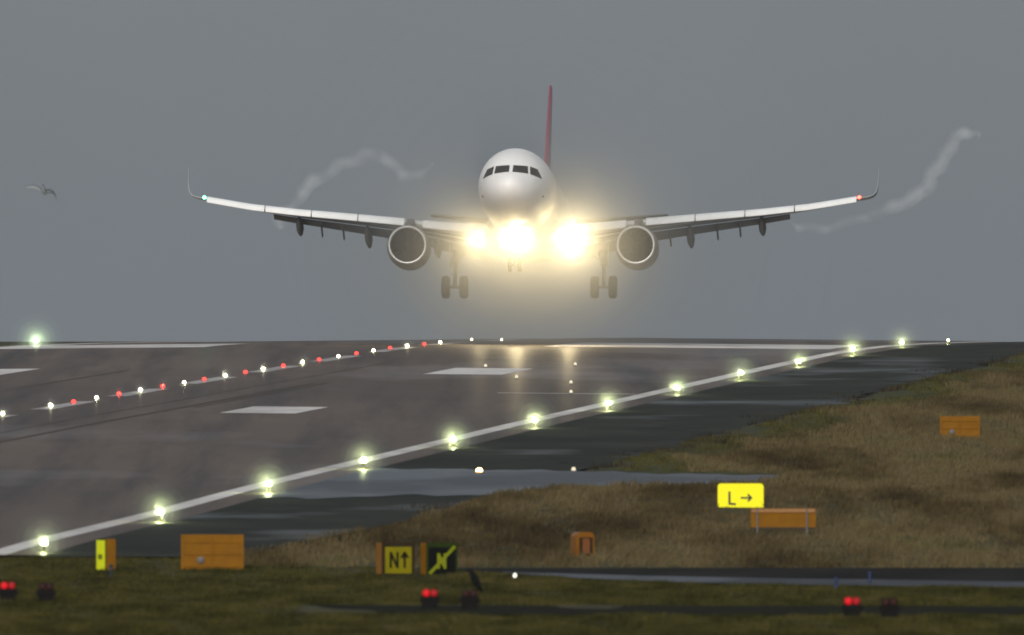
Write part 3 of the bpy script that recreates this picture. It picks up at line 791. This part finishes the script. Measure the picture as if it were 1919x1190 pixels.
m_td = emit_mat('touchdown light glass', (1.0, .86, .62), 1.0)
TD = [(910, 686, 'small pale inset light on the runway, just above the middle white bar'), (968, 707, 'small pale inset light at the right end of the middle white bar'),
      (1070, 717, 'small pale inset light, upper of the pair right of the middle bar'), (1070, 735, 'small pale inset light at the left end of the faint line near the edge'),
      (1078, 683, 'dim pale inset light on the warm lit asphalt below the aiming block')]
for i, (u, v, lab) in enumerate(TD):
    if i == 0: td0 = o = make_inset(m_td, 'touchdown_light', lab, 'touchdown zone lights', .07)
    else: o = copy_tree(td0); o['label'] = lab
    o.location = ground_at(u, v + 3)
m_far = emit_mat('crest glint glow', (1.0, .88, .6), 5)  # glowing stand-ins added for landing light glints on the wet crest
for i, (u, lab) in enumerate(((884, 'bright warm glint on the crest of the runway, left of a smaller one'), (940, 'small warm glint on the crest of the runway below the nose gear'))):
    if i == 0: fr0 = o = make_inset(m_far, 'crest_glint', lab, 'glints on the runway crest', .065)
    else: o = copy_tree(fr0); o['label'] = lab
    X = (u - CU) * 1815 / F; o.location = (X, 1815, float(z0(*xy_to_st(X, 1815))))
# lights standing on the wet side taxiway
m_far = emit_mat('small white glass', (1.0, .97, .8), 2.0)
m_amb = emit_mat('amber lamp glass', (1.0, .62, .25), 12)
for i, (u, v, lab, m_) in enumerate(((898, 882, 'warm lit taxiway light on the wet side taxiway', m_amb), (1075, 880, 'dim pale taxiway light at the far end of the wet side taxiway', m_td), (965, 1081, 'small white light at the left end of the pale taxiway edge', m_far))):
    o = make_inset(m_, 'taxiway_light', lab, 'taxiway lights', (.12, .08, .055)[i]); o.location = ground_at(u, v + 4)
    if i < 2:
        s, t = xy_to_st(o.location.x, o.location.y)

# ------------------------------------------------------------------ signs and cabinets
m_or = mat('orange sign case', (.20, .082, .0), .65, spec=.1, var=.10, scale=3)
m_or2 = mat('pale orange sign side', (.21, .092, .014), .65, spec=.12, var=.08, scale=3)
m_yp = mat('yellow sign face', (.21, .18, .0), .6, spec=.12, var=.08, scale=2)
m_blk = mat('black sign face', (.004, .004, .003), .7, spec=.05, var=.1)
m_gfr = mat('green sign frame', (.02, .034, .003), .7, spec=.08)
m_dfr = mat('dark sign frame', (.03, .02, .007), .7, spec=.08)
m_ylet = mat('yellow green lettering', (.19, .21, .004), .6, spec=.12, var=.05)
m_lit = emit_mat('lit yellow sign face', (1.0, .90, .0), .95)
m_strip = emit_mat('lit yellow sign edge', (.62, .66, .0), .75)
m_grey = mat('galvanised steel', (.10, .092, .09), .6, metal=.2)
m_uside = mat('dark case underside', (.04, .022, .008), .8)  # darker brown for the strip below the case

def glyph(bm, strokes, th, y):
    """each stroke ((x0,z0),(x1,z1)) becomes a raised bar"""
    for k, ((xa, za), (xb, zb)) in enumerate(strokes):
        d = Vector((xb - xa, 0, zb - za)); L = d.length
        a = math.atan2(zb - za, xb - xa)
        box(bm, ((xa + xb) / 2, y - .0005 * k, (za + zb) / 2), (L + th * .5, .008, th), Matrix.Rotation(-a, 3, 'Y'))
L_N = lambda cx, cz, w_, h_: [((cx - w_ / 2, cz - h_ / 2), (cx - w_ / 2, cz + h_ / 2)), ((cx - w_ / 2, cz + h_ / 2), (cx + w_ / 2, cz - h_ / 2)), ((cx + w_ / 2, cz - h_ / 2), (cx + w_ / 2, cz + h_ / 2))]

def base_of(u, v): 
    g = ground_at(u, v); g.z = float(ground_z(np.array(g.x), np.array(g.y))); return g
def pxm(Y): return Y / F

def sign_case(name, label, u0, u1, vt, vb, rotz, depth, group, case=m_or):
    """an upright case whose whole front is its own face; returns root, width, height"""
    g = base_of((u0 + u1) / 2, vb); k = pxm(g.y); h = (vb - vt) * k
    root = thing(name, label, 'sign', g, rotz, group)
    return root, (u1 - u0) * k, h
# N with arrow
root, w_, h_ = sign_case('taxiway_sign', 'yellow sign reading N with an up arrow in an orange case', 712, 781, 1018, 1078, RAD(24), .5, 'signs along the crossing taxiway')
w_ = 1.10
bm = bmesh.new(); box(bm, (0, .26, h_ / 2), (w_, .46, h_), bev=.02); obj('sign_case', bm, m_or2, root)
bm = bmesh.new(); box(bm, (0, .015, h_ / 2), (w_ + .02, .03, h_ + .01), bev=.008); fr = obj('sign_frame', bm, m_dfr, root)
bm = bmesh.new(); box(bm, (.0, -.006, h_ / 2 - .035), (w_ - .20, .012, h_ - .17), bev=.004); fc = obj('sign_face', bm, m_yp, root)
bm = bmesh.new(); glyph(bm, L_N(-.15, h_ / 2 - .03, .23, .46), .075, -.016)
glyph(bm, [((.21, h_ / 2 - .26), (.21, h_ / 2 + .18)), ((.10, h_ / 2 + .05), (.21, h_ / 2 + .20)), ((.32, h_ / 2 + .05), (.21, h_ / 2 + .20))], .075, -.016)
obj('lettering', bm, m_blk, fc)
# black end-of-taxiway N
root, w_, h_ = sign_case('taxiway_sign', 'black sign with a yellow N struck through by a diagonal bar', 797, 860, 1018, 1078, RAD(24), .5, 'signs along the crossing taxiway')
w_ = 1.06
bm = bmesh.new(); box(bm, (0, .26, h_ / 2), (w_, .46, h_), bev=.02); obj('sign_case', bm, m_or, root)
bm = bmesh.new(); box(bm, (0, .015, h_ / 2), (w_ + .02, .03, h_ + .01), bev=.008); obj('sign_frame', bm, m_gfr, root)
bm = bmesh.new(); box(bm, (.0, -.006, h_ / 2 - .05), (w_ - .14, .012, h_ - .17), bev=.004); fc = obj('sign_face', bm, m_blk, root)
bm = bmesh.new(); glyph(bm, L_N(-.02, h_ / 2 - .06, .22, .44), .085, -.016)
glyph(bm, [((-.42, h_ / 2 - .44), (.41, h_ / 2 + .38))], .10, -.022)
obj('lettering', bm, m_ylet, fc)
# edge-on lit sign at left
g = base_of(190, 1070); k = pxm(g.y); h = 60 * k
root = thing('taxiway_sign', 'narrow orange sign seen edge on with a glowing yellow face', 'sign', g, RAD(-74), 'signs along the crossing taxiway')
bm = bmesh.new(); box(bm, (0, .18, h / 2), (1.0, .33, h), bev=.03); obj('sign_case', bm, m_or, root)
bm = bmesh.new(); box(bm, (0, .005, h / 2), (1.02, .03, h + .01), bev=.01); obj('sign_frame', bm, m_gfr, root)
bm = bmesh.new(); box(bm, (0, -.02, h / 2), (.94, .03, h - .08), bev=.008); fc = obj('sign_face', bm, m_strip, root)
bm = bmesh.new(); box(bm, (0, -.039, h / 2 - .06), (.5, .008, .16)); obj('lettering', bm, m_ylet, fc)
g = base_of(208, 1084)
pt = thing('marker_post', 'short dark post beside the narrow edge on sign', 'post', g)
bm = bmesh.new(); lathe(bm, [(.09, 0), (.09, .04), (.065, .07), (.06, .34), (.075, .36), (.06, .42), (.02, .44)], 'Z', 14); obj('post', bm, mat('black rubber', (.012, .012, .014), .7), pt, True)
bm = bmesh.new(); lathe(bm, [(.067, .27), (.067, .31)], 'Z', 14); obj('post_band', bm, m_grey, pt, True)

def back_cabinet(u0, u1, vt, vb, label, ribs, disc, group='orange sign backs'):
    g = base_of((u0 + u1) / 2, vb); k = pxm(g.y); W, H = (u1 - u0) * k, (vb - vt) * k
    root = thing('orange_sign_back', label, 'sign', g, 0, group)
    bm = bmesh.new(); box(bm, (0, .2, H / 2), (W, .36, H), bev=.025); obj('sign_case', bm, m_or, root)
    bm = bmesh.new()
    for i in range(ribs): box(bm, (0, .012, H * (.16 + .34 * i)), (W * .97, .05, H * .17), bev=.014)
    obj('panel_ribs', bm, m_or, root)
    for e in (-1, 1):
        bm = bmesh.new(); box(bm, (e * W * .482, .002, H / 2), (W * .05, .07, H * 1.005), bev=.01); obj('side_trim', bm, m_or, root)
    bm = bmesh.new(); box(bm, (0, .004, H / 2), (W * .03, .066, H * .99), bev=.01); obj('centre_trim', bm, m_or, root)
    bm = bmesh.new(); lathe(bm, [(.11, -.03), (.11, -.055), (.085, -.065), (.01, -.067)], 'Y', 20, (disc * W, 0, H * .28)); obj('cable_socket', bm, m_grey, root, True)
    bm = bmesh.new()
    for e in (-1, 1): tube(bm, [(e * W * .35, .2, -.1), (e * W * .35, .2, .03)], .04, 8)
    obj('leg', bm, m_grey, root)
back_cabinet(340, 456, 1002, 1068, 'large orange sign back with ribs and a grey socket, left foreground', 3, -.19)
back_cabinet(1762, 1836, 783, 824, 'small orange sign back alone up on the grass at far right', 3, -.2)

# orange cabinet
g = base_of(1097, 1048); k = pxm(g.y); W, H = .62, 47 * k
root = thing('electrical_cabinet', 'small upright orange cabinet with a dark recessed door below the bank', 'cabinet', g, RAD(22))
bm = bmesh.new()
prof = [(-W / 2, 0), (W / 2, 0), (W / 2, H * .84), (W * .42, H * .96), (W * .3, H), (-W * .3, H), (-W * .42, H * .96), (-W / 2, H * .84)]
prism(bm, prof, 0, .5); obj('cabinet_case', bm, mat('bright orange case', (.20, .072, .0), .45, spec=.3, var=.1, scale=3, coat=.3), root)
bm = bmesh.new(); box(bm, (.02, -.008, H * .43), (W * .74, .02, H * .74), bev=.006); dr = obj('cabinet_door', bm, m_dfr, root)
bm = bmesh.new(); box(bm, (.02, -.024, H * .45), (W * .40, .015, H * .60), bev=.005); obj('door_panel', bm, mat('dull orange door', (.17, .05, .004), .6), dr)
bm = bmesh.new(); box(bm, (.02, .2, H - .003), (W * .5, .32, .02), bev=.006); obj('cabinet_lid', bm, m_or2, root)

# lit L sign
g = base_of(1388, 968); k = pxm(g.y); W, H = 86 * k, 52 * k
root = thing('taxiway_sign', 'brightly lit yellow sign reading L with an arrow pointing right', 'sign', g, 0, 'lit signs on the bank')
lift_ = CAMZ - (958 - VH) * g.y / F - g.z
def rrect(W, H, r, z, n=6):
    pts = []
    for cx, cz, a0 in ((W / 2 - r, z + r, -90), (W / 2 - r, z + H - r, 0), (-W / 2 + r, z + H - r, 90), (-W / 2 + r, z + r, 180)):
        for i in range(n + 1): a = RAD(a0 + 90 * i / n); pts.append((cx + r * math.cos(a), cz + r * math.sin(a)))
    return pts
bm = bmesh.new(); prism(bm, rrect(W + .03, H + .03, .13, lift_ - .015), .01, .3); obj('sign_case', bm, m_dfr, root)
bm = bmesh.new(); prism(bm, rrect(W, H, .12, lift_), -.012, .02); fc = obj('sign_face', bm, m_lit, root)
bm = bmesh.new(); zc = lift_ + H / 2; q = k
glyph(bm, [((-21 * q, zc + 10 * q), (-21 * q, zc - 12 * q)), ((-21 * q, zc - 12 * q), (-10 * q, zc - 13 * q))], 4.2 * q, -.018)
glyph(bm, [((1 * q, zc - 1 * q), (19 * q, zc - 1 * q)), ((14 * q, zc + 5 * q), (20 * q, zc - 1 * q)), ((14 * q, zc - 7 * q), (20 * q, zc - 1 * q))], 3.6 * q, -.018)
obj('lettering', bm, mat('dark lettering', (.012, .012, .004), .6), fc)
bm = bmesh.new()
for e in (-1, 1): tube(bm, [(e * W * .32, .15, -.15), (e * W * .32, .15, lift_ + .02)], .035, 8)
obj('leg', bm, m_grey, root)
# long orange case with two steel posts, in front of the lit sign
g = base_of(1468, 1004); k = pxm(g.y); W = 122 * k; zb = CAMZ - (988 - VH) * g.y / F - g.z; H = (988 - 953) * k
root = thing('orange_sign_back', 'long low orange sign back with two steel posts below the lit L sign', 'sign', g, 0, 'orange sign backs')
bm = bmesh.new(); prism(bm, [(-W / 2, zb), (W / 2, zb), (W / 2, zb + H * .78), (W / 2 - .02, zb + H), (-W / 2 + .02, zb + H), (-W / 2, zb + H * .78)], .05, .38); obj('sign_case', bm, m_or, root)
bm = bmesh.new(); box(bm, (0, .03, zb + H * .88), (W * .99, .05, H * .2), bev=.015); obj('case_lid', bm, mat('lighter orange', (.25, .095, .001), .5, var=.1), root)  # lid in a lighter orange than the case
bm = bmesh.new(); box(bm, (0, .2, zb - .035), (W * .96, .3, .07), bev=.01); obj('case_underside', bm, m_uside, root)
for xx in (-W * .40, W * .36):
    bm = bmesh.new(); box(bm, (xx, .005, (zb + H) / 2 - .08), (.055, .04, zb + H + .2), bev=.008); obj('post', bm, m_grey, root)

# ------------------------------------------------------------------ twin red lights in the grass
m_red = emit_mat('red lamp lens', (.85, .0, .008), .8); m_red2 = emit_mat('dimmer red lamp lens', (.85, .0, .008), .36); m_roff = mat('unlit dark red lens', (.03, .006, .005), .6, spec=.15)
m_bk = mat('black lamp housing', (.008, .007, .006), .8, spec=.08)
def make_twin(lit):
    root = thing('twin_ground_light', 'x', 'ground light', group='twin lights in the grass')
    for i, e in enumerate((-1, 1)):
        bm = bmesh.new(); lathe(bm, [(.085, .0), (.112, -.02), (.112, -.2), (.085, -.25), (.02, -.26)][::-1], 'Y', 20, (e * .105, .10, .33))
        hs = obj('lamp_housing', bm, m_bk, root, True)
        bm = bmesh.new(); lathe(bm, [(.097, .0), (.097, -.03), (.07, -.055), (.01, -.06)], 'Y', 20, (e * .105, -.15, .33))
        obj('lamp_lens', bm, (m_red if i == 0 else m_red2) if lit else m_roff, hs, True)
    bm = bmesh.new(); box(bm, (0, .0, .155), (.56, .30, .17), bev=.04); box(bm, (0, .0, .01), (.44, .24, .14), bev=.02); obj('lamp_stand', bm, m_bk, root)
    for e in (-1, 1):
        bm = bmesh.new(); tube(bm, [(e * .17, 0, -.12), (e * .15, 0, .12)], .022, 8); obj('leg', bm, m_bk, root)
    return root
TW = [(15, 1097, 1, 'lit pair of red lights at the far left edge of the foreground grass'), (86, 1099, 0, 'unlit black twin light right of the lit red pair at far left'),
      (806, 1111, 1, 'lit pair of red lights in the grass below the black N sign'), (880, 1112, 0, 'unlit black twin light under the perched crow'),
      (1597, 1126, 1, 'lit pair of red lights in the grass below the blue post'), (1667, 1128, 0, 'unlit black twin light at the right of the foreground grass')]
pl, pu = make_twin(True), make_twin(False); first = {0: True, 1: True}; TWO = []
for u, v, lit, lab in TW:
    src = pl if lit else pu
    o = src if first[lit] else copy_tree(src); first[lit] = False
    # ground is level here: lens 0.33 m above it sits at row v
    Y = (CAMZ - .45) * F / (v - VH); X = (u - CU) * Y / F
    o.location = (X, Y, .12); o['label'] = lab; TWO.append(o)

# blue taxiway markers
m_blue = mat('blue marker', (.006, .018, .08), .6)
def make_marker():
    root = thing('taxiway_marker', 'x', 'marker', group='blue taxiway markers')
    bm = bmesh.new(); lathe(bm, [(.10, 0), (.10, .03), (.06, .05), (.055, .06)], 'Z', 16); obj('marker_base', bm, m_bk, root, True)
    bm = bmesh.new(); lathe(bm, [(.055, .06), (.055, .30), (.07, .31), (.07, .36), (.02, .38)], 'Z', 16); obj('marker_post', bm, m_blue, root, True)
    return root
mk = make_marker(); mk.location = base_of(1567, 1107); mk['label'] = 'short blue marker post on the pale taxiway edge, the nearer of two'
mk2 = copy_tree(mk); mk2.location = base_of(1630, 1092); mk2['label'] = 'short blue marker post on the dark taxiway, the farther of two'

# ------------------------------------------------------------------ birds
def ring_at(p, d, rx, rz, n=12):
    d = Vector(d).normalized(); a = d.cross(Vector((0, 1, 0)))
    if a.length < .1: a = d.cross(Vector((0, 0, 1)))
    a.normalize(); b = a.cross(d)
    return [Vector(p) + a * rz * math.cos(2 * math.pi * k / n) + b * rx * math.sin(2 * math.pi * k / n) for k in range(n)]
# crow perched on the unlit twin light under it, facing left
m_crow = mat('black feathers', (.006, .006, .0065), .8, var=.2, scale=20, spec=.08)
unl = TWO[3].location
cb = Vector((unl.x + .14, unl.y - .02, .44))
bm = bmesh.new()
d = Vector((-.50, 0, .87))
axis = [((.16, 0, -.10), .012, .03), ((.12, 0, -.06), .018, .04), ((.07, 0, .03), .045, .055), ((.03, 0, .11), .07, .075), ((-.01, 0, .20), .075, .078), ((-.045, 0, .28), .058, .058), ((-.07, 0, .325), .045, .042),
        ((-.095, 0, .36), .045, .045), ((-.125, 0, .375), .036, .035), ((-.15, 0, .368), .016, .015), ((-.19, 0, .355), .009, .008), ((-.215, 0, .345), .002, .002)]
loft(bm, [ring_at(p, Vector(axis[min(i + 1, len(axis) - 1)][0]) - Vector(axis[max(0, i - 1)][0]), a, b) for i, (p, a, b) in enumerate(axis)])
for e in (-1, 1):
    tube(bm, [(.045, e * .035, .06), (.03, e * .03, .0), (.03, e * .03, -.055)], [.02, .009, .008], 6)
    tube(bm, [(.05, e * .03, -.055), (-.03, e * .03, -.055)], [.007, .005], 6)
    loft(bm, [ring_at(p, (.4, 0, -.9), a, b, 8) for p, a, b in (((-.02, e * .065, .26), .012, .03), ((.03, e * .078, .16), .018, .06), ((.09, e * .06, .03), .014, .045), ((.15, e * .03, -.07), .006, .015))])
crow = obj('crow', bm, m_crow, None, True); crow.location = cb
crow.location.z = .45 + .115 + .058; crow.scale = (1.35, 1.8, 1.25)
tag(crow, 'black crow perched upright on an unlit twin ground light', 'bird')
# gull gliding at far left
m_gu = mat('white feathers', (.24, .26, .255), .7, var=.06, scale=10); m_gd = mat('grey feathers', (.12, .127, .127), .7, var=.1, scale=10)
bm = bmesh.new()
body = [((-.0, -.30, .02), .006, .006), ((0, -.24, .03), .035, .035), ((0, -.17, .035), .05, .05), ((0, -.10, .02), .06, .06), ((0, .02, 0), .085, .08), ((0, .14, 0), .07, .06), ((0, .24, .01), .035, .02), ((0, .33, .015), .05, .012)]
loft(bm, [ring_at(p, (0, 1, .001), a, b) for p, a, b in body])
nb = len(bm.faces)
for e in (-1, 1):
    secs = [(.03, .02, .26, .02), (.2, .085, .24, .018), (.36, .10, .21, .014), (.5, .06, .16, .01), (.64, -.02, .08, .006)]
    if e > 0: secs = [(.03, .02, .26, .02), (.18, .06, .24, .018), (.32, .03, .21, .014), (.43, -.09, .16, .01), (.52, -.24, .08, .006)]
    loft(bm, [[(e * x, -.08 + c * .5 + (x * .18), z), (e * x, -.08 + x * .18, z + th), (e * x, -.08 - c * .5 + x * .18, z), (e * x, -.08 + x * .18, z - th)] for x, z, c, th in secs])
bm.faces.ensure_lookup_table()
bmesh.ops.recalc_face_normals(bm, faces=bm.faces[:])
for f in bm.faces: f.material_index = 1 if f.calc_center_median().x > -.04 else 0
me = bpy.data.meshes.new('gull'); bm.to_mesh(me); bm.free()
for p in me.polygons: p.use_smooth = True
gull = link('gull', me, [m_gu, m_gd]); gull.location = at(82, 1250, 358); gull.rotation_euler = (RAD(34), RAD(10), RAD(14)); gull.scale = (1.12, 1.12, 1.25)
tag(gull, 'pale grey gull gliding with one wing lowered against the sky', 'bird')

# ------------------------------------------------------------------ puffs of scattering volume added round the lamps to make their halos
def glow_mist_mat(dens):
    m = bpy.data.materials.new('glow_mist'); m.use_nodes = True; t = m.node_tree; t.nodes.clear()
    o_ = N(t, 'ShaderNodeOutputMaterial'); v = N(t, 'ShaderNodeVolumePrincipled')
    v.inputs['Color'].default_value = (.97, .97, .97, 1); v.inputs['Anisotropy'].default_value = .5; v.inputs['Density'].default_value = dens
    t.links.new(v.outputs[0], o_.inputs['Volume'])
    return m
WIDE = ((1.3, .045), (.98, .08), (.72, .12), (.52, .17), (.36, .21), (.22, .31))
TIGHT = ((1.0, .015), (.78, .06), (.58, .14), (.40, .24), (.26, .32), (.15, .4))
def glow_mist(items, dens, shells=TIGHT):
    """thicker towards the lamp: even puffs nested in one another"""
    for f, q in shells:
        bm = bmesh.new()
        for c, r in items:
            vs = bmesh.ops.create_icosphere(bm, subdivisions=3, radius=r * f)['verts']; bmesh.ops.translate(bm, vec=c, verts=vs)
        tag(obj('glow_mist', bm, glow_mist_mat(dens * q), None, True), kind='stuff')
bpy.context.view_layer.update()
for (p, r, k, ax), R_ in zip(LAND, (9.5, 7.5, 10.5)):
    glow_mist([(plane.matrix_world @ Vector((p[0], p[1] - .7, p[2])), R_)], LAND_D, WIDE)
glow_mist([(o.location + Vector((0, -.2, .36)), 1.25 if i < 13 else 1.8) for i, o in enumerate(EDGE_O) if i != 12], EDGE_D)
glow_mist([(o.location + Vector((0, -.15, .14)), .6) for o, k in CL_O if k > .45], EDGE_D * 1.3)

# ------------------------------------------------------------------ haze
m = bpy.data.materials.new('haze'); m.use_nodes = True; t = m.node_tree; t.nodes.clear()
o_ = N(t, 'ShaderNodeOutputMaterial'); v = N(t, 'ShaderNodeVolumePrincipled')
v.inputs['Color'].default_value = (.96, .97, .98, 1); v.inputs['Density'].default_value = 3e-5; v.inputs['Anisotropy'].default_value = .82
t.links.new(v.outputs[0], o_.inputs['Volume'])
bm = bmesh.new(); box(bm, (0, 2480, 4), (5200, 5300, 42))
tag(obj('haze', bm, m), kind='stuff')

for m in bpy.data.materials:          # thin air is sampled towards the lamps in it
    if m.name.split('.')[0] in ('haze', 'glow_mist'): m.cycles.volume_sampling = 'EQUIANGULAR'
